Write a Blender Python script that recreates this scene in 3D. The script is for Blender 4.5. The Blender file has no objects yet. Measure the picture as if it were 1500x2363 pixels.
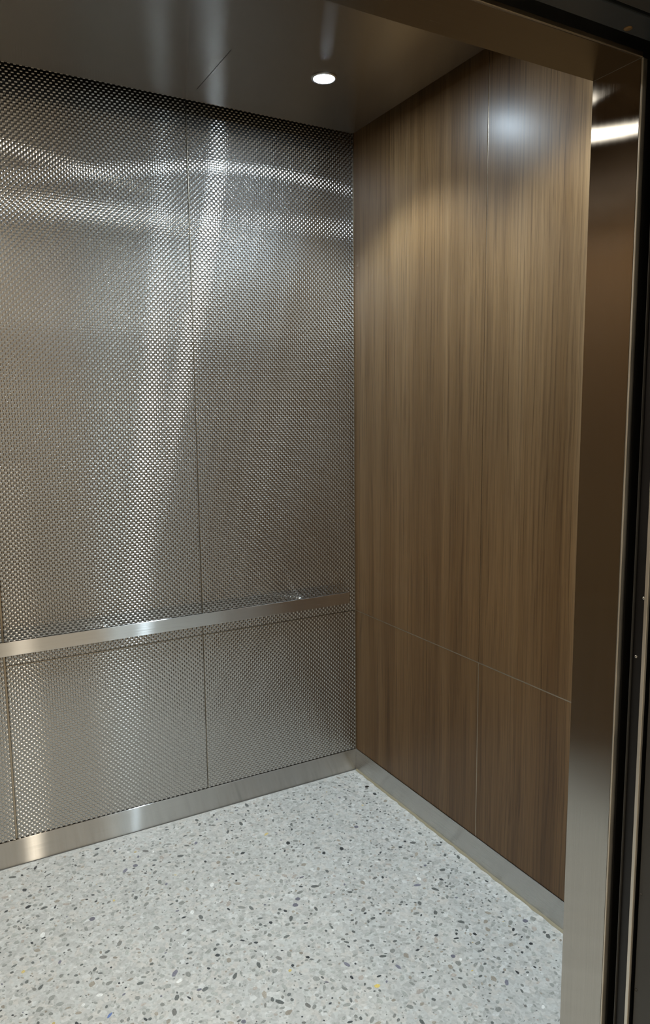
import bpy, bmesh, math, random
import numpy as np
from mathutils import Matrix, Vector

# ------------------------------------------------------------------ camera, world, exposure
sc = bpy.context.scene
COL = sc.collection
random.seed(11)
RNG = np.random.default_rng(5)

cam_data = bpy.data.cameras.new('camera')
cam_data.sensor_fit = 'VERTICAL'
cam_data.sensor_height = 36.0
F_PX = 1696.0
cam_data.lens = F_PX / 2363.0 * 36.0
cam_data.clip_start = 0.02
camera = bpy.data.objects.new('camera', cam_data)
COL.objects.link(camera)
CAM = Vector((-1.66898, -2.71801, 1.61133))
ROT = Matrix(((0.87225323, 0.07328064, -0.48353309),
              (-0.48894561, 0.10980758, -0.86537534),
              (-0.01031967, 0.99124782, 0.13161026)))
camera.matrix_world = Matrix.Translation(CAM) @ ROT.to_4x4()
sc.camera = camera

sc.view_settings.view_transform = 'Standard'
sc.view_settings.look = 'None'
sc.view_settings.gamma = 1.0
sc.view_settings.use_curve_mapping = False
sc.view_settings.exposure = 0.0

world = bpy.data.worlds.new('world')
world.use_nodes = True
world.node_tree.nodes['Background'].inputs[0].default_value = (0.02, 0.019, 0.017, 1)
world.node_tree.nodes['Background'].inputs[1].default_value = 1.0
sc.world = world

# lamp strengths (all of them belong to real fittings built below)
CAB_LENS = 520.0          # radiance of a cab downlight lens
CAB_BEAM = 45.0           # watts of its beam
CAB_COLOR = (0.70, 0.86, 1.0)
CAB_WARM = (1.0, 0.93, 0.80)    # the two left-hand cab lamps glow warmer and weaker
HALL_LENS = 280.0
HALL_BEAM = 75.0
HALL_COLOR = (1.0, 0.89, 0.72)

# main dimensions (metres); the corner of metal wall and wood wall is the origin
H = 2.86                  # top of the walls, above the island ceiling
HP = 2.70                 # underside of the island ceiling panel
W = 2.16                  # cab width
YF = -1.857               # inner face of the front returns
YJ = -1.944               # outer edge of the jamb
XR = -0.70                # jamb face, right
XL = -1.92                # jamb face, left
ZH = 2.122                # door head
ZB = 0.099                # baseboard height
ZS = 0.7465               # horizontal seam
HALL_Y = -5.0
HH = 2.75                 # hall ceiling

# ------------------------------------------------------------------ helpers
def link(name, mesh, mat=None, parent=None):
    o = bpy.data.objects.new(name, mesh)
    COL.objects.link(o)
    if mat is not None:
        mesh.materials.append(mat)
    if parent is not None:
        o.parent = parent
    return o

def bm_obj(name, bm, mat=None, parent=None, smooth=False):
    me = bpy.data.meshes.new(name)
    bm.normal_update()
    bm.to_mesh(me)
    bm.free()
    if smooth:
        for p in me.polygons:
            p.use_smooth = True
    return link(name, me, mat, parent)

def add_box(bm, x0, x1, y0, y1, z0, z1, bevel=0.0, seg=2):
    m = bmesh.new()
    bmesh.ops.create_cube(m, size=1.0)
    for v in m.verts:
        v.co = Vector((x0 + (v.co.x + .5) * (x1 - x0), y0 + (v.co.y + .5) * (y1 - y0), z0 + (v.co.z + .5) * (z1 - z0)))
    if bevel > 0:
        bmesh.ops.bevel(m, geom=m.edges[:], offset=bevel, segments=seg, affect='EDGES', profile=.5)
    tmp = bpy.data.meshes.new('tmp')
    m.to_mesh(tmp)
    m.free()
    bm.from_mesh(tmp)
    bpy.data.meshes.remove(tmp)
    return bm

def box(name, x0, x1, y0, y1, z0, z1, mat, parent=None, bevel=0.0):
    return bm_obj(name, add_box(bmesh.new(), x0, x1, y0, y1, z0, z1, bevel), mat, parent)

def add_lathe(bm, profile, origin, axis='Z', n=32):
    """profile: (radius, height) pairs, turned about axis through origin"""
    rings = []
    o = Vector(origin)
    for r, h in profile:
        ring = []
        for k in range(n if r > 1e-6 else 1):
            t = 2 * math.pi * k / n
            p = (r * math.cos(t), r * math.sin(t), h)
            if axis == 'Y':
                p = (p[0], p[2], p[1])
            elif axis == 'X':
                p = (p[2], p[0], p[1])
            ring.append(bm.verts.new(o + Vector(p)))
        rings.append(ring)
    for a, b in zip(rings, rings[1:]):
        for k in range(n):
            q = [a[k % len(a)], a[(k + 1) % len(a)], b[(k + 1) % len(b)], b[k % len(b)]]
            q = list(dict.fromkeys(q))
            if len(q) >= 3:
                try:
                    bm.faces.new(q)
                except ValueError:
                    pass
    bmesh.ops.recalc_face_normals(bm, faces=bm.faces[:])
    return bm

def empty(name, loc, label=None, cat=None, group=None, kind=None):
    o = bpy.data.objects.new(name, None)
    COL.objects.link(o)
    o.location = loc
    tag(o, label, cat, group, kind)
    return o

def tag(o, label=None, cat=None, group=None, kind=None):
    if label: o['label'] = label
    if cat: o['category'] = cat
    if group: o['group'] = group
    if kind: o['kind'] = kind
    return o

def structure(o, label, cat):
    return tag(o, label, cat, kind='structure')

# ------------------------------------------------------------------ materials
class NT:
    def __init__(self, name):
        self.m = bpy.data.materials.new(name)
        self.m.use_nodes = True
        self.t = self.m.node_tree
        self.b = self.t.nodes['Principled BSDF']
    def node(self, kind, **kw):
        n = self.t.nodes.new(kind)
        for k, v in kw.items():
            if isinstance(k, str) and hasattr(n, k):
                setattr(n, k, v)
        return n
    def link(self, a, b):
        self.t.links.new(a, b)
    def set(self, **kw):
        for k, v in kw.items():
            self.b.inputs[k.replace('_', ' ')].default_value = v
    def coords(self, scale=(1, 1, 1), rot=(0, 0, 0)):
        g = self.node('ShaderNodeNewGeometry')
        mp = self.node('ShaderNodeMapping')
        mp.inputs['Scale'].default_value = scale
        mp.inputs['Rotation'].default_value = rot
        self.link(g.outputs['Position'], mp.inputs['Vector'])
        return mp.outputs['Vector']
    def noise(self, vec, scale=1, detail=3, rough=.55, dist=0):
        n = self.node('ShaderNodeTexNoise')
        n.inputs['Scale'].default_value = scale
        n.inputs['Detail'].default_value = detail
        n.inputs['Roughness'].default_value = rough
        n.inputs['Distortion'].default_value = dist
        self.link(vec, n.inputs['Vector'])
        return n.outputs['Fac']
    def ramp(self, fac, stops):
        r = self.node('ShaderNodeValToRGB')
        e = r.color_ramp.elements
        while len(e) < len(stops):
            e.new(.5)
        for el, (p, c) in zip(e, stops):
            el.position = p
            el.color = (*c, 1) if len(c) == 3 else (c[0],) * 3 + (1,)
        self.link(fac, r.inputs['Fac'])
        return r.outputs['Color']
    def maprange(self, fac, a, b, c, d):
        r = self.node('ShaderNodeMapRange')
        for i, v in zip((1, 2, 3, 4), (a, b, c, d)):
            r.inputs[i].default_value = v
        self.link(fac, r.inputs[0])
        return r.outputs[0]
    def mix(self, fac, a, b, blend='MIX'):
        r = self.node('ShaderNodeMix', data_type='RGBA', blend_type=blend)
        if isinstance(fac, float): r.inputs[0].default_value = fac
        else: self.link(fac, r.inputs[0])
        for i, x in ((6, a), (7, b)):
            if isinstance(x, tuple): r.inputs[i].default_value = (*x, 1)
            else: self.link(x, r.inputs[i])
        return r.outputs[2]
    def bump(self, h, strength=.2, dist=.001, normal=None):
        b = self.node('ShaderNodeBump')
        b.inputs['Strength'].default_value = strength
        b.inputs['Distance'].default_value = dist
        self.link(h, b.inputs['Height'])
        if normal is not None:
            self.link(normal, b.inputs['Normal'])
        self.link(b.outputs['Normal'], self.b.inputs['Normal'])
        return b.outputs['Normal']

def plain(name, color, rough=.5, metal=0.0, coat=0.0, spec=.5):
    n = NT(name)
    n.set(Base_Color=(*color, 1), Roughness=rough, Metallic=metal)
    n.b.inputs['Coat Weight'].default_value = coat
    n.b.inputs['Specular IOR Level'].default_value = spec
    # slight wear so that no surface is perfectly even
    f = n.noise(n.coords(), scale=9, detail=4)
    n.link(n.maprange(f, .3, .7, max(rough - .05, .02), min(rough + .05, 1)), n.b.inputs['Roughness'])
    return n.m

def brushed(name, color, rough, aniso, smear, grain):
    """brushed stainless steel; smear = direction in which reflections blur, grain = direction of the brush lines"""
    n = NT(name)
    g = n.node('ShaderNodeBsdfAnisotropic')
    g.distribution = 'BECKMANN'
    g.inputs['Anisotropy'].default_value = -aniso            # negative: the tangent is the blurred direction
    c = n.node('ShaderNodeCombineXYZ')
    for i in range(3):
        c.inputs[i].default_value = smear[i]
    n.link(c.outputs[0], g.inputs['Tangent'])
    sc3 = tuple(4 if k else 900 for k in grain)
    f = n.noise(n.coords(sc3), scale=1, detail=3, rough=.6)
    n.link(n.maprange(f, .25, .75, rough - .015, rough + .015), g.inputs['Roughness'])
    col = n.mix(n.maprange(f, .3, .7, 0, 1), tuple(v * .94 for v in color), tuple(min(1, v * 1.05) for v in color))
    n.link(col, g.inputs['Color'])
    n.link(g.outputs[0], n.t.nodes['Material Output'].inputs['Surface'])
    n.t.nodes.remove(n.b)
    return n.m

def woven_mat():
    """embossed stainless sheet: a polished lobe with a soft satin lobe under it"""
    n = NT('woven_steel')
    f = n.noise(n.coords(), scale=5, detail=5)
    lobes = []
    run = n.node('ShaderNodeAttribute', attribute_name='strand_run')
    for r0, r1, an in ((.168, .180, .79), (.53, .58, 0)):
        g = n.node('ShaderNodeBsdfAnisotropic')
        g.distribution = 'BECKMANN'
        g.inputs['Color'].default_value = (.52, .508, .482, 1)
        g.inputs['Anisotropy'].default_value = -an               # blurred along the strand, crisp across it
        n.link(run.outputs['Vector'], g.inputs['Tangent'])
        n.link(n.maprange(f, .3, .7, r0, r1), g.inputs['Roughness'])
        lobes.append(g)
    mx = n.node('ShaderNodeMixShader')
    mx.inputs[0].default_value = WOVEN_SATIN
    n.link(lobes[0].outputs[0], mx.inputs[1])
    n.link(lobes[1].outputs[0], mx.inputs[2])
    n.link(mx.outputs[0], n.t.nodes['Material Output'].inputs['Surface'])
    n.t.nodes.remove(n.b)
    return n.m
WOVEN_SATIN = .18

def wood_mat():
    n = NT('walnut_laminate')
    v = n.coords((1, 1, .012))
    warp = n.noise(n.coords((2.5, 2.5, .9)), scale=1, detail=2)
    # the grain lines wander slowly sideways with height
    off = n.node('ShaderNodeVectorMath', operation='SCALE')
    cmb = n.node('ShaderNodeCombineXYZ')
    n.link(warp, cmb.inputs[0]); n.link(warp, cmb.inputs[1])
    n.link(cmb.outputs[0], off.inputs[0]); off.inputs['Scale'].default_value = .03
    add = n.node('ShaderNodeVectorMath', operation='ADD')
    n.link(v, add.inputs[0]); n.link(off.outputs[0], add.inputs[1])
    broad = n.noise(add.outputs[0], scale=11, detail=3, rough=.5)
    fine = n.noise(add.outputs[0], scale=120, detail=4, rough=.65)
    pore = n.noise(add.outputs[0], scale=400, detail=2, rough=.6)
    base = n.ramp(broad, [(.30, (.098, .053, .0205)), (.50, (.127, .072, .030)), (.70, (.160, .096, .044))])
    lines = n.ramp(fine, [(.33, (.60, .57, .54)), (.43, (.88, .87, .86)), (.50, (1.0, 1.0, 1.0)), (.66, (1.14, 1.13, 1.10))])
    c1 = n.mix(1.0, base, lines, 'MULTIPLY')
    pores = n.ramp(pore, [(.36, (.80, .78, .76)), (.5, (1, 1, 1))])
    c2 = n.mix(1.0, c1, pores, 'MULTIPLY')
    n.link(c2, n.b.inputs['Base Color'])
    n.set(Roughness=.42)
    n.b.inputs['Specular IOR Level'].default_value = .15
    n.b.inputs['Coat Weight'].default_value = .34
    n.b.inputs['Coat Roughness'].default_value = .30
    n.bump(fine, .05, .0005)
    return n.m

def terrazzo_mat():
    n = NT('terrazzo_binder')
    p = n.coords()
    v1 = n.node('ShaderNodeTexVoronoi', feature='F1')
    v1.inputs['Scale'].default_value = 62
    v1.inputs['Randomness'].default_value = 1
    n.link(p, v1.inputs['Vector'])
    hue = n.node('ShaderNodeSeparateColor')
    n.link(v1.outputs['Color'], hue.inputs[0])
    tone = n.ramp(hue.outputs[0], [(0, (.42, .425, .405)), (.3, (.49, .495, .475)), (.6, (.525, .54, .52)), (.85, (.525, .51, .475)), (1, (.60, .615, .60))])
    v2 = n.node('ShaderNodeTexVoronoi', feature='F1')
    v2.inputs['Scale'].default_value = 150
    n.link(p, v2.inputs['Vector'])
    sp = n.node('ShaderNodeSeparateColor')
    n.link(v2.outputs['Color'], sp.inputs[0])
    fine = n.ramp(sp.outputs[1], [(0, (.80, .81, .80)), (.25, (.95, .95, .95)), (.7, (1.02, 1.02, 1.02)), (1, (1.08, 1.08, 1.08))])
    col = n.mix(1.0, tone, fine, 'MULTIPLY')
    n.link(col, n.b.inputs['Base Color'])
    n.set(Roughness=.33)
    n.b.inputs['Specular IOR Level'].default_value = .4
    return n.m

def chip_mat():
    n = NT('terrazzo_chip')
    a = n.node('ShaderNodeAttribute', attribute_name='tone')
    f = n.noise(n.coords(), scale=220, detail=2)
    n.link(n.mix(1.0, a.outputs['Color'], n.ramp(f, [(.3, (.8,)), (.7, (1.15,))]), 'MULTIPLY'), n.b.inputs['Base Color'])
    n.set(Roughness=.33)
    n.b.inputs['Specular IOR Level'].default_value = .4
    return n.m

def lamp_mat(name, color, strength):
    n = NT(name)
    n.set(Base_Color=(.9, .9, .9, 1), Roughness=.4)
    n.b.inputs['Emission Color'].default_value = (*color, 1)
    n.b.inputs['Emission Strength'].default_value = strength
    return n.m

STEEL = (.56, .545, .52)
M_WOVEN = woven_mat()
M_WOOD = wood_mat()
M_TERR = terrazzo_mat()
M_CHIP = chip_mat()
M_CEIL = brushed('brushed_ceiling_steel', (.36, .345, .325), .20, .80, (0, 1, 0), (1, 0, 0))
M_JAMB = brushed('brushed_jamb_steel', (.47, .455, .425), .170, .79, (0, 1, 0), (0, 0, 1))
M_SOFFIT = brushed('brushed_head_steel', (.33, .305, .26), .26, .55, (0, 1, 0), (1, 0, 0))
M_RAIL = brushed('brushed_rail_steel', (.66, .645, .62), .26, .82, (0, 0, 1), (1, 0, 0))
M_BASE_B = brushed('brushed_baseboard_steel', STEEL, .24, .88, (0, 0, 1), (1, 0, 0))
M_BASE_R = brushed('brushed_side_baseboard_steel', STEEL, .28, .75, (0, 0, 1), (0, 1, 0))
M_EDGE = plain('bright_steel_edge', (.82, .79, .72), .48, 1.0)
M_STRIP = plain('satin_metal_strip', (.44, .37, .28), .36, 1.0)
M_JOINT = plain('dark_floor_joint', (.10, .095, .085), .6)
M_DARKBACK = plain('dark_backing', (.02, .019, .018), .6)
M_BLACK = plain('black_rubber', (.006, .006, .007), .45)
M_DARKPAINT = plain('dark_painted_steel', (.028, .03, .032), .42)
M_BLUEPAINT = plain('dark_blue_grey_painted_steel', (.030, .036, .040), .38)
M_GREYPAINT = plain('grey_painted_steel', (.040, .039, .036), .40)
M_SCREW = plain('zinc_screw', (.60, .60, .58), .3, 1.0)
M_RUST = plain('rusty_screw', (.22, .13, .05), .55, .6)
M_CAULK = plain('tan_caulk', (.26, .23, .15), .6)
M_TRIMRING = plain('satin_lamp_ring', (.5, .5, .5), .3, 1.0)
M_HALLWALL = plain('beige_painted_wall', (.50, .45, .37), .6)
M_HALLFLOOR = plain('hall_floor_stone', (.42, .38, .32), .35)
M_HALLCEIL = plain('white_hall_ceiling', (.66, .62, .55), .7)
M_CABLENS = lamp_mat('cool_lamp_lens', CAB_COLOR, CAB_LENS)
M_WARMLENS = lamp_mat('warm_cab_lamp_lens', CAB_WARM, CAB_LENS * .65)
M_HALLLENS = lamp_mat('warm_lamp_lens', HALL_COLOR, HALL_LENS)

# ------------------------------------------------------------------ floor: polished terrazzo
floor = structure(box('floor', -W, 0, YJ - .03, 0, -.06, 0, M_TERR), 'pale grey terrazzo floor with dark and coloured stone chips', 'floor')

def tone():
    r = random.random()
    k = random.uniform(.8, 1.2)
    if r < .05:  c = (.052, .058, .060)
    elif r < .16: c = (.135, .145, .138)
    elif r < .42: c = (.27, .28, .26)
    elif r < .76: c = (.38, .395, .37)
    elif r < .84: c = (.33, .30, .25)
    elif r < .90: c = (.42, .38, .34)
    elif r < .915: c = (.17, .17, .205)
    elif r < .94: c = (.66, .67, .65)
    elif r < .944: c = (.60, .48, .20)
    else: c = (.20, .20, .185)
    return tuple(min(.85, v * k) for v in c)

def chip_outline(n):
    """an irregular pebble outline of unit size"""
    el = random.uniform(1.0, 2.1)
    ph = random.uniform(0, 6.28)
    pts = []
    for k in range(n):
        t = 2 * math.pi * (k + random.uniform(-.28, .28)) / n
        r = 1 + .16 * math.sin(2 * t + ph) + random.uniform(-.14, .14)
        pts.append((r * math.cos(t) * math.sqrt(el), r * math.sin(t) / math.sqrt(el)))
    return pts

def to_px(x, y, z=0.0):
    d = ROT.transposed() @ (Vector((x, y, z)) - CAM)
    return 750 + F_PX * d.x / -d.z, 1181.5 - F_PX * d.y / -d.z, -d.z

chips = []
N_CHIP = 12500
for _ in range(N_CHIP):
    x = random.uniform(-W + .03, -.03)
    y = random.uniform(YF + .02, -.03)
    q = random.random()
    s = random.uniform(.0060, .0098) if q < .09 else random.uniform(.0037, .0060) if q < .46 else random.uniform(.0016, .0037)
    chips.append((x, y, s, random.uniform(0, 6.28), tone()))
# two marks that stand out in the photograph
chips.append((-.047, -.165, .0085, .3, (.012, .012, .012)))
chips.append((-1.314, -.855, .0065, .8, (.13, .20, .42)))
chips.append((-.629, -1.131, .008, .4, (.70, .55, .16)))
# pebbles keep clear of each other
cells, kept = {}, []
for c in sorted(chips, key=lambda c: -c[2]):
    kx, ky = int(c[0] / .025), int(c[1] / .025)
    ok = True
    for i in (-1, 0, 1):
        for j in (-1, 0, 1):
            for d in cells.get((kx + i, ky + j), ()):
                if math.hypot(c[0] - d[0], c[1] - d[1]) < 1.15 * (c[2] + d[2]):
                    ok = False
    if ok:
        cells.setdefault((kx, ky), []).append(c)
        kept.append(c)
def seen(c):
    u, v, w = to_px(c[0], c[1])
    return (c[2] / w) if (0 < u < 1500 and 0 < v < 2363 and not (c[0] > -.72 and u > 1300)) else 0
kept.sort(key=lambda c: -seen(c))
single, rest = kept[:300], kept[300:]

TOP = .0003
shapes = {}
def chip_mesh(tn):
    n = random.choice((6, 7, 8, 9))
    pts = chip_outline(n)
    verts = [(p[0], p[1], 1.0) for p in pts] + [(p[0] * 1.02, p[1] * 1.02, -9.0) for p in pts]
    faces = [tuple(range(n))] + [(k, k + n, (k + 1) % n + n, (k + 1) % n) for k in range(n)]
    me = bpy.data.meshes.new('stone_chip')
    me.from_pydata(verts, [], faces)
    a = me.color_attributes.new('tone', 'FLOAT_COLOR', 'POINT')
    a.data.foreach_set('color', [v for _ in verts for v in (*tn, 1)])
    me.materials.append(M_CHIP)
    me.update()
    return me
special = [c for c in single if c[4] in ((.012, .012, .012), (.13, .20, .42), (.70, .55, .16))]
pool = [chip_mesh(tone()) for _ in range(60)]
for c in single:
    me = chip_mesh(c[4]) if c in special else random.choice(pool)
    o = bpy.data.objects.new('stone_chip', me)
    COL.objects.link(o)
    o.parent = floor
    o.location = (c[0], c[1], 0)
    o.rotation_euler = (0, 0, c[3])
    o.scale = (c[2], c[2], TOP)
V, Fc, Cc = [], [], []
for x, y, s, a, tn in rest:
    n = 8
    ca, sa = math.cos(a) * s, math.sin(a) * s
    b = len(V)
    pts = chip_outline(n)
    V += [(x + p[0] * ca - p[1] * sa, y + p[0] * sa + p[1] * ca, TOP) for p in pts]
    V += [(x + p[0] * ca - p[1] * sa, y + p[0] * sa + p[1] * ca, -.002) for p in pts]
    Fc.append(tuple(range(b, b + n)))
    Fc += [(b + k, b + k + n, b + (k + 1) % n + n, b + (k + 1) % n) for k in range(n)]
    Cc += [v for _ in range(2 * n) for v in (*tn, 1)]
me = bpy.data.meshes.new('small_chips')
me.from_pydata(V, [], Fc)
me.color_attributes.new('tone', 'FLOAT_COLOR', 'POINT').data.foreach_set('color', Cc)
tag(link('small_chips', me, M_CHIP, floor), kind='stuff')

# ------------------------------------------------------------------ metal wall: embossed woven panels
CELL = .0091
AMP = .0015               # rise of each flat strand where it crosses over the other
EDGE = .12                # strand edges, as a share of a cell
def weave(x, z):
    """height and slopes of a plain weave of flat strands: upright and level strands take turns on top"""
    u, v = x / CELL, z / CELL
    i, j = np.floor(u + .02), np.floor(v + .02)
    fu, fv = u - i - .5, v - j - .5
    over = (i + j) % 2 == 0                                     # the upright strand is on top in this cell
    bu, bv = np.abs(fu) > .47, np.abs(fv) > .47                 # lines between cells
    # between two cells the strand that dives under is the one that runs across the line
    up = np.where(bu & ~bv, False, np.where(bv & ~bu, True, over))
    k = np.pi / CELL
    f = np.where(up, fv, fu)
    g = np.where(up, fu, fv)
    h = AMP * np.cos(np.pi * f)
    # on a line between cells the slope follows the strand, rising towards the cell it covers
    sgn = np.where(bv & ~bu, np.where(over, 1.0, -1.0), np.where(bu & ~bv, np.where(over, -1.0, 1.0), 1.0))
    sl = -AMP * k * np.sin(np.pi * f) * sgn
    cr = -CROWN * 2 * g
    hx = np.where(up, cr, sl)
    hz = np.where(up, sl, cr)
    c = bu & bv
    return np.where(c, -.35 * AMP, h), np.where(c, 0, hx), np.where(c, 0, hz), up
CROWN = .02

def woven_panel(name, x0, x1, z0, z1, parent):
    offs = np.array([0, EDGE, .5, 1 - EDGE])
    def axis(a, b):
        k = (np.arange(math.floor(a / CELL) - 1, math.ceil(b / CELL) + 2)[:, None] + offs).ravel() * CELL
        k = k[(k > a + .0004) & (k < b - .0004)]
        return np.concatenate([[a], k, [b]])
    xs, zs = axis(x0, x1), axis(z0, z1)
    X, Z = np.meshgrid(xs, zs)
    Hh, HX, HZ, UP = weave(X, Z)
    run = np.stack([np.where(UP, .02, 1.0), np.zeros_like(X), np.where(UP, 1.0, .02)], -1).reshape(-1, 3)
    nx, nz = len(xs), len(zs)
    co = np.stack([X, -Hh, Z], -1).reshape(-1, 3)
    no = np.stack([-HX, -np.ones_like(HX), -HZ], -1).reshape(-1, 3)
    idx = np.arange(nx * nz).reshape(nz, nx)
    q = np.stack([idx[:-1, :-1], idx[:-1, 1:], idx[1:, 1:], idx[1:, :-1]], -1).reshape(-1, 4)
    # folded rim, 5 mm back
    rim = np.concatenate([idx[0, :], idx[1:, -1], idx[-1, -2::-1], idx[-2:0:-1, 0]])
    front = co[rim].copy(); back = front.copy(); back[:, 1] = .005
    out = np.zeros((len(rim), 3)); out[:, 1] = -.2
    out[:nx, 2] -= 1; out[nx - 1:nx + nz - 1, 0] += 1; out[nx + nz - 2:2 * nx + nz - 2, 2] += 1; out[2 * nx + nz - 3:, 0] -= 1
    n0, m = len(co), len(rim)
    fi, bi = n0 + np.arange(m), n0 + m + np.arange(m)
    rq = np.stack([fi, bi, np.roll(bi, -1), np.roll(fi, -1)], -1)
    run = np.concatenate([run, run[rim], run[rim]])
    co = np.concatenate([co, front, back])
    no = np.concatenate([no, out, out])
    no /= np.linalg.norm(no, axis=1)[:, None]
    q = np.concatenate([q, rq])
    me = bpy.data.meshes.new(name)
    me.vertices.add(len(co)); me.vertices.foreach_set('co', co.astype(np.float32).ravel())
    me.loops.add(q.size); me.loops.foreach_set('vertex_index', q.astype(np.int32).ravel())
    me.polygons.add(len(q))
    me.polygons.foreach_set('loop_start', (np.arange(len(q)) * 4).astype(np.int32))
    me.polygons.foreach_set('use_smooth', np.ones(len(q), dtype=bool))
    me.update(calc_edges=True)
    me.normals_split_custom_set_from_vertices(no.tolist())
    me.attributes.new('strand_run', 'FLOAT_VECTOR', 'POINT').data.foreach_set('vector', run.astype(np.float32).ravel())
    return link(name, me, M_WOVEN, parent)

wall_back = structure(box('wall_back', -W - .02, .02, .0055, .05, 0, H, M_DARKBACK), 'back wall clad in embossed woven stainless steel panels', 'wall')
XS = [-W, -1.4422, -.7133, -.002]
GAP = .0018
SEAM = [0, .0042, .0022, 0]
for k in range(3):
    x0, x1 = XS[k] + SEAM[k], XS[k + 1] - (SEAM[k + 1] if k < 2 else .0015)
    woven_panel('metal_panel', x0, x1, ZS + GAP, H - .005, wall_back)
    woven_panel('metal_panel', x0, x1, ZB - .003, ZS - GAP, wall_back)
# slim bright lips along the seams and in the corner
box('seam_strip', -W, -.004, -.0012, .005, ZS - .0024, ZS - .0004, M_STRIP, wall_back, .0004)
for xs in XS[1:3]:
    wide = xs < -1
    box('seam_strip', xs - (.0036 if wide else -.0004), xs + (.0030 if wide else .0022), .0008 if wide else -.0008, .005, ZB, H - .01, M_STRIP, wall_back, .0004)
box('corner_strip', -.0032, -.0004, -.0030, .005, ZB, H - .004, M_STRIP, wall_back, .0005)

structure(box('baseboard_back', -W, 0, -.0045, .004, 0.0, ZB, M_BASE_B, None, .0012), 'brushed steel kick plate along the woven metal wall', 'baseboard')

# ------------------------------------------------------------------ wood walls
def wood_wall(name, x_face, sign, label):
    """sign = +1 when the room lies on the -X side"""
    back = sorted((x_face + sign * .006, x_face + sign * .05))
    w = structure(box(name, back[0], back[1], YJ, .05, 0, H, M_DARKBACK), label, 'wall')
    ys = [0, -.8181, -1.60, YF]
    for a, b in zip(ys, ys[1:]):
        for z0, z1 in ((ZB - .002, ZS - .0019), (ZS + .0019, H)):
            xx = sorted((x_face, x_face + sign * .0058))
            box('wood_panel', xx[0], xx[1], b + .0016, a - .0016, z0, z1, M_WOOD, w, .0006)
    xx = sorted((x_face - sign * .0004, x_face + sign * .0058))
    box('metal_strip', xx[0], xx[1], YF, 0, ZS - .0019, ZS + .0019, M_STRIP, w, .0006)
    for y in ys[1:3]:
        box('metal_strip', xx[0], xx[1], y - .0016, y + .0016, ZB, ZS - .0019, M_STRIP, w, .0006)
        deep = sorted((x_face + sign * .0016, x_face + sign * .0058))
        box('metal_strip', deep[0], deep[1], y - .0016, y + .0016, ZS + .0019, H, M_STRIP, w)
    return w
wood_wall('wall_right', 0.0, 1, 'right wall of walnut laminate panels with thin metal joints')
wood_wall('wall_left', -W, -1, 'left wall of walnut laminate panels, outside the frame')
structure(box('baseboard_right', -.0045, .004, YF, -.0045, 0, ZB, M_BASE_R, None, .0012), 'brushed steel kick plate under the walnut wall', 'baseboard')
structure(box('baseboard_left', -W - .004, -W + .0045, YF, -.0045, 0, ZB, M_BASE_R, None, .0012), 'brushed steel kick plate under the left wall', 'baseboard')

# uneven caulk bead between right kick plate and floor
bm = bmesh.new()
prev = None
ny = 90
for k in range(ny + 1):
    y = -.012 + (YF + .02) * k / ny
    w_ = .0075 + .0025 * math.sin(k * 1.7) * math.sin(k * .31) + random.uniform(-.0012, .0012)
    h_ = .006 + random.uniform(-.001, .001)
    ring = [bm.verts.new((-.0045, y, h_)), bm.verts.new((-.0045 - .55 * w_, y, h_ * .62)), bm.verts.new((-.0045 - w_, y, .0002))]
    if prev:
        for a in (0, 1):
            bm.faces.new((prev[a], prev[a + 1], ring[a + 1], ring[a]))
    prev = ring
bmesh.ops.recalc_face_normals(bm, faces=bm.faces[:])
structure(bm_obj('trim_1', bm, M_CAULK, None, True), 'tan caulk bead between side kick plate and terrazzo', 'trim')
structure(box('trim_2', -W, -.006, -.0075, -.0045, 0, .0025, M_JOINT, None, .0008), 'thin dark joint line between rear kick plate and terrazzo', 'trim')

# ------------------------------------------------------------------ ceiling: brushed steel with a fine slit
def slab_with_slit(x0, x1, y0, y1, z0, z1, sx0, sx1, sy0, sy1):
    bm = bmesh.new()
    xs, ys = [x0, sx0, sx1, x1], [y0, sy0, sy1, y1]
    g = [[bm.verts.new((x, y, z0)) for x in xs] for y in ys]
    for j in range(3):
        for i in range(3):
            if (i, j) == (1, 1): continue
            bm.faces.new((g[j][i], g[j + 1][i], g[j + 1][i + 1], g[j][i + 1]))
    inner = [g[1][1], g[1][2], g[2][2], g[2][1]]
    top = [bm.verts.new((v.co.x, v.co.y, z1)) for v in inner]
    for k in range(4):
        bm.faces.new((inner[k], inner[(k + 1) % 4], top[(k + 1) % 4], top[k]))
    bm.faces.new(top)
    outer = [g[0][0], g[0][3], g[3][3], g[3][0]]
    return bm
GX, GY = .0735, .1195      # gaps between the island panel and the walls
ceiling = structure(bm_obj('ceiling', slab_with_slit(-W + GX, -GX, YF + .10, -GY, HP, HP + .004, -.7465, -.7443, -.5185, -.2110), M_CEIL),
                    'dark brushed stainless steel island ceiling panel of the cab', 'ceiling')
box('panel_core', -W + GX, -GX, YF + .10, -GY, HP + .0045, HP + .022, M_DARKBACK, ceiling)
for x in (-.5, -1.66):
    for y in (-.45, -1.40):
        box('hanger', x - .015, x + .015, y - .015, y + .015, HP + .022, H, M_DARKBACK, ceiling)
structure(box('ceiling', -W - .05, .05, YF - .012, .05, H, H + .05, M_DARKBACK), 'dark cab roof above the island ceiling panel', 'ceiling')

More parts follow.
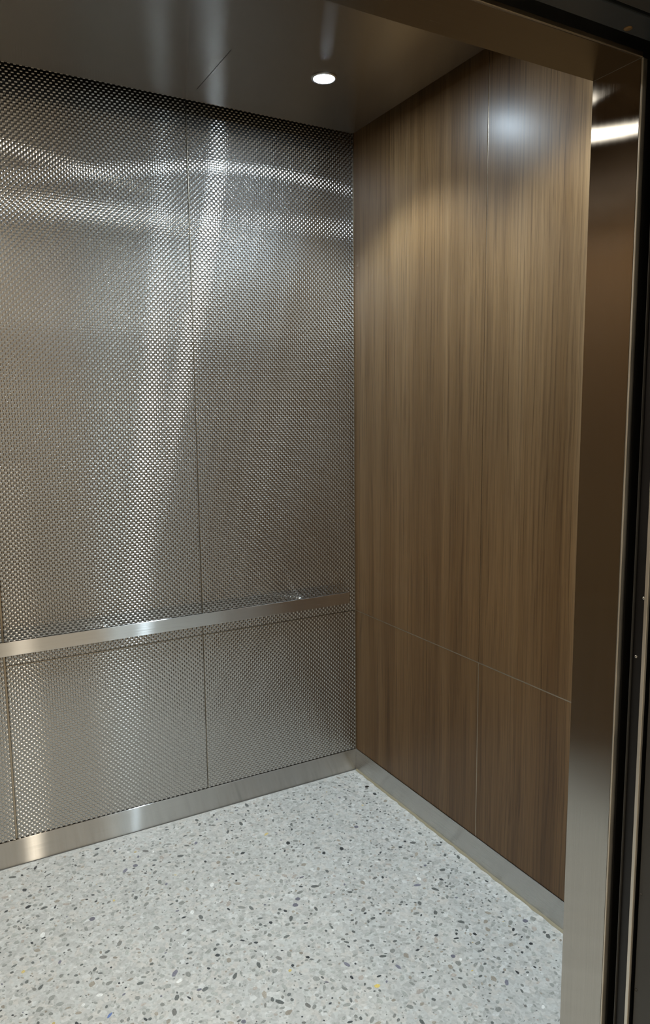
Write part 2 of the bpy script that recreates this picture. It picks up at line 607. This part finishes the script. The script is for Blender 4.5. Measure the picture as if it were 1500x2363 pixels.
# ------------------------------------------------------------------ downlights (fitting + its own light)
def make_downlight(loc, lens_mat, color, beam, label, group, r=.034, spread=122, blend=.45, soft=.03):
    x, y, z = loc
    root = empty('downlight', loc, label, 'downlight', group)
    bm = add_lathe(bmesh.new(), [(r, .0), (r + .009, .0), (r + .008, -.0035), (r + .002, -.0045), (r, -.003), (r, 0)], (0, 0, 0), 'Z', 40)
    bm_obj('trim_ring', bm, M_TRIMRING, root, True)
    dome = [(r * math.cos(t), -.003 - .0030 * math.sin(t)) for t in [i * math.pi / 16 for i in range(8)]] + [(0, -.0060)]
    bm_obj('lens', add_lathe(bmesh.new(), dome, (0, 0, 0), 'Z', 40), lens_mat, root, True)
    l = bpy.data.lights.new('downlight_beam', 'SPOT')
    l.energy = beam
    l.color = color
    l.spot_size = math.radians(spread)
    l.spot_blend = blend
    l.shadow_soft_size = soft
    lo = bpy.data.objects.new('downlight_beam', l)
    COL.objects.link(lo)
    lo.parent = root
    lo.location = (0, 0, -.045)
    return root
for (x, y, lab) in ((-.408, -.485, 'round glowing downlight in the brushed ceiling near the woven and walnut corner'),
                    (-.400, -1.33, 'round downlight in the cab ceiling by the right front return'),
                    (-1.752, -.485, 'round downlight in the cab ceiling by the left rear corner'),
                    (-1.752, -1.33, 'round downlight in the cab ceiling by the left front return')):
    left = x < -1
    make_downlight((x, y, HP), M_WARMLENS if left else M_CABLENS, CAB_WARM if left else CAB_COLOR, CAB_BEAM * (.65 if left else 1.12), lab, 'cab ceiling downlights')

# ------------------------------------------------------------------ front returns and head of the cab
wall_front = structure(bpy.data.objects.new('wall_front', None), 'brushed steel front return and head around the cab doorway', 'wall')
COL.objects.link(wall_front)
T = .010
def jamb_sheet(name, x, y0, y1, z0, z1, parent):
    """thin steel sheet, slightly bowed below the head (its reflections wander there)"""
    zs = np.concatenate([np.linspace(z0, 1.3, 8), np.linspace(1.35, 2.0, 14), np.linspace(2.01, z1, 24)])
    ys = np.linspace(y0, y1, 6)
    tilt = np.interp(zs, [1.3, 1.8, 2.03, 2.06, 2.078, 2.092, 2.100, z1], [0, .015, .030, .030, .018, -.006, -.0125, -.022])
    V, N, F = [], [], []
    for k, z in enumerate(zs):
        for y in ys:
            w = -.004 * (1 - (y - y0) / (y1 - y0)) ** 1.4
            V.append((x, y, z)); N.append((-1, 0, tilt[k] + w * min(1, max(0, (z - 1.6) * 4))))
    m = len(ys)
    for k in range(len(zs) - 1):
        for i in range(m - 1):
            a = k * m + i
            F.append((a, a + m, a + m + 1, a + 1))
    # back and rims
    b = len(V)
    for (yy, zz) in ((y0, z0), (y1, z0), (y1, z1), (y0, z1)):
        V.append((x + .004, yy, zz)); N.append((1, 0, 0))
    F.append((b, b + 1, b + 2, b + 3))
    t = (len(zs) - 1) * m
    for q in ((0, m - 1, b + 1, b), (m - 1, t + m - 1, b + 2, b + 1), (t + m - 1, t, b + 3, b + 2), (t, 0, b, b + 3)):
        F.append(q)
    me = bpy.data.meshes.new(name)
    me.from_pydata(V, [], F)
    for p in me.polygons[:(len(zs) - 1) * (m - 1)]:
        p.use_smooth = True
    me.update()
    nn = np.array(N, float); nn /= np.linalg.norm(nn, axis=1)[:, None]
    me.normals_split_custom_set_from_vertices(nn.tolist())
    return link(name, me, M_JAMB, parent)
bm = bmesh.new()                                    # right return: inner sheet + jamb sheet, one bent plate
add_box(bm, XR, 0, YF - .012, YF, 0, H, 0)
bm_obj('return_panel', bm, M_EDGE, wall_front)
jamb_sheet('jamb_panel', XR - .0005, YJ, YF + .0005, 0, ZH, wall_front)
box('jamb_edge', XR - .0002, XR + T, YJ - .003, YJ, 0, ZH, M_EDGE, wall_front, .0010)
box('jamb_core', XR + .004, XR + .05, YJ, YF - .012, 0, ZH, M_DARKBACK, wall_front)
bm = bmesh.new()
add_box(bm, -W, XL, YF - .012, YF, 0, H, 0)
bm_obj('return_panel', bm, M_EDGE, wall_front)
box('jamb_panel', XL - .004, XL + .0005, YJ, YF + .0005, 0, ZH, M_JAMB, wall_front, .0008)
box('head_panel', XL, XR, YF - .012, YF, ZH, H, M_EDGE, wall_front)
box('soffit_panel', XL, XR, YJ, YF + .0003, ZH - .0003, ZH + .004, M_SOFFIT, wall_front, .0008)
box('soffit_edge', XL, XR, YJ - .003, YJ, ZH - .0002, ZH + .007, M_STRIP, wall_front, .0010)

# ------------------------------------------------------------------ open sliding doors parked to the right
def screw(parent, x, y, z, mat, r=.0026, axis='X', sgn=-1):
    prof = [(r, 0), (r, sgn * .0006), (r * .75, sgn * .0016), (0, sgn * .0020)]
    return bm_obj('screw', add_lathe(bmesh.new(), prof, (x, y, z), axis, 12), mat, parent, True)

door_1 = structure(box('door_1', XR + .022, .42, -1.988, -1.9645, .012, 2.122, M_DARKPAINT), 'open cab door parked behind the steel jamb', 'door')
box('edge_profile', XR + .008, XR + .022, -1.9865, -1.9665, .012, 2.122, M_BLACK, door_1, .0015)
box('edge_ridge', XR + .004, XR + .0082, -1.9692, -1.9680, .012, 2.122, M_GREYPAINT, door_1)
box('edge_lip', XR + .004, XR + .0095, -1.9945, -1.9885, .012, 2.122, M_EDGE, door_1, .0008)
for y, z in ((-1.9760, 1.2257), (-1.9850, 1.3226), (-1.9762, .40), (-1.9850, .55)):
    screw(door_1, XR + .008, y, z, M_SCREW)

door_2 = structure(box('door_2', XR + .012, .46, -2.046, -1.999, .012, 2.122, M_GREYPAINT, None, .001), 'open landing door with dark painted edge, parked at the right', 'door')
for y, z in ((-2.0035, 1.1782), (-2.0030, .8325), (-2.0025, .6604)):
    screw(door_2, XR + .012, y, z, M_GREYPAINT, .0022)

# door gear above the head: dark steps seen in the upper right corner
trim_3 = structure(box('trim_3', XL - .1, .45, -2.0105, -1.968, 2.130, 2.26, M_BLUEPAINT, None, .002), 'dark door track bar above the cab doorway', 'trim')
screw(trim_3, -.774, -1.979, 2.130, M_RUST, .006, 'Z', -1)
structure(box('trim_4', XL - .1, .45, -2.085, -2.021, 2.127, 2.26, M_GREYPAINT, None, .002), 'dark landing door head bar at the top right edge', 'trim')
structure(box('trim_5', XL - .1, .45, -2.10, YJ - .002, 2.262, 2.30, M_BLACK), 'black shaft gap above the door track', 'trim')
structure(box('trim_6', XL, XR, -2.10, YJ - .03, -.03, -.0005, M_STRIP), 'metal door sill between cab and hall', 'trim')

# ------------------------------------------------------------------ handrail
rail = empty('handrail', (-1.08, -.05, .81), 'flat brushed steel handrail across the woven metal wall', 'handrail')
def rail_part(name, bm, mat, parent, smooth=False):
    o = bm_obj(name, bm, mat, None, smooth)
    o.parent = parent
    o.matrix_parent_inverse = Matrix.Translation(-rail.location)
    return o
bm = add_box(bmesh.new(), -2.08, -.0805, -.084, -.0745, .8065, .8565, .0016, 2)
rail_part('bar', bm, M_RAIL, rail)
for x in (-.276, -1.094, -1.90):
    b = bmesh.new()
    add_lathe(b, [(.0, .0), (.0075, .0), (.0075, -.0705), (0, -.0705)], (x, -.0035, .8325), 'Y', 24)
    br = rail_part('bracket', b, M_SCREW, rail, False)
    b = bmesh.new()
    add_lathe(b, [(0, -.001), (.0105, -.001), (.0105, -.0055), (.009, -.007), (0, -.007)], (x, 0, .8325), 'Y', 24)
    fl = rail_part('flange', b, M_SCREW, br)
    fl.matrix_parent_inverse = Matrix.Identity(4)

# ------------------------------------------------------------------ the hall behind the camera
hx0, hx1 = -4.2, 1.6
wf = structure(bpy.data.objects.new('wall_hall', None), 'hall side wall around the lift doorway', 'wall'); COL.objects.link(wf)
box('wall_slab', hx0, XL - .02, -2.25, -2.11, 0, HH, M_HALLWALL, wf)
box('wall_slab', XR + .06, hx1, -2.25, -2.11, 0, HH, M_HALLWALL, wf)
box('wall_slab', XL - .02, XR + .06, -2.25, -2.11, 2.19, HH, M_HALLWALL, wf)
structure(box('wall_hall_rear', hx0, hx1, HALL_Y - .1, HALL_Y, 0, HH, M_HALLWALL), 'beige hall wall opposite the lift', 'wall')
structure(box('wall_hall_left', hx0 - .1, hx0, HALL_Y, -2.11, 0, HH, M_HALLWALL), 'beige hall wall at the left end', 'wall')
structure(box('wall_hall_right', hx1, hx1 + .1, HALL_Y, -2.11, 0, HH, M_HALLWALL), 'beige hall wall at the right end', 'wall')
structure(box('floor', hx0, hx1, HALL_Y, -2.10, -.06, -.0005, M_HALLFLOOR), 'stone floor of the hall outside the lift', 'floor')
structure(box('ceiling', hx0, hx1, HALL_Y, -2.11, HH, HH + .06, M_HALLCEIL), 'white ceiling of the hall outside the lift', 'ceiling')
for (x, y, lab) in ((-.10, -4.0, 'warm hall downlight to the right of the lift doorway'),
                    (-.95, -4.0, 'warm hall downlight straight across from the lift doorway'),
                    (-1.85, -4.0, 'warm hall downlight across from the left door edge')):
    make_downlight((x, y, HH), M_HALLLENS, HALL_COLOR, HALL_BEAM, lab, 'hall ceiling downlights', spread=140, blend=.6, soft=.06)
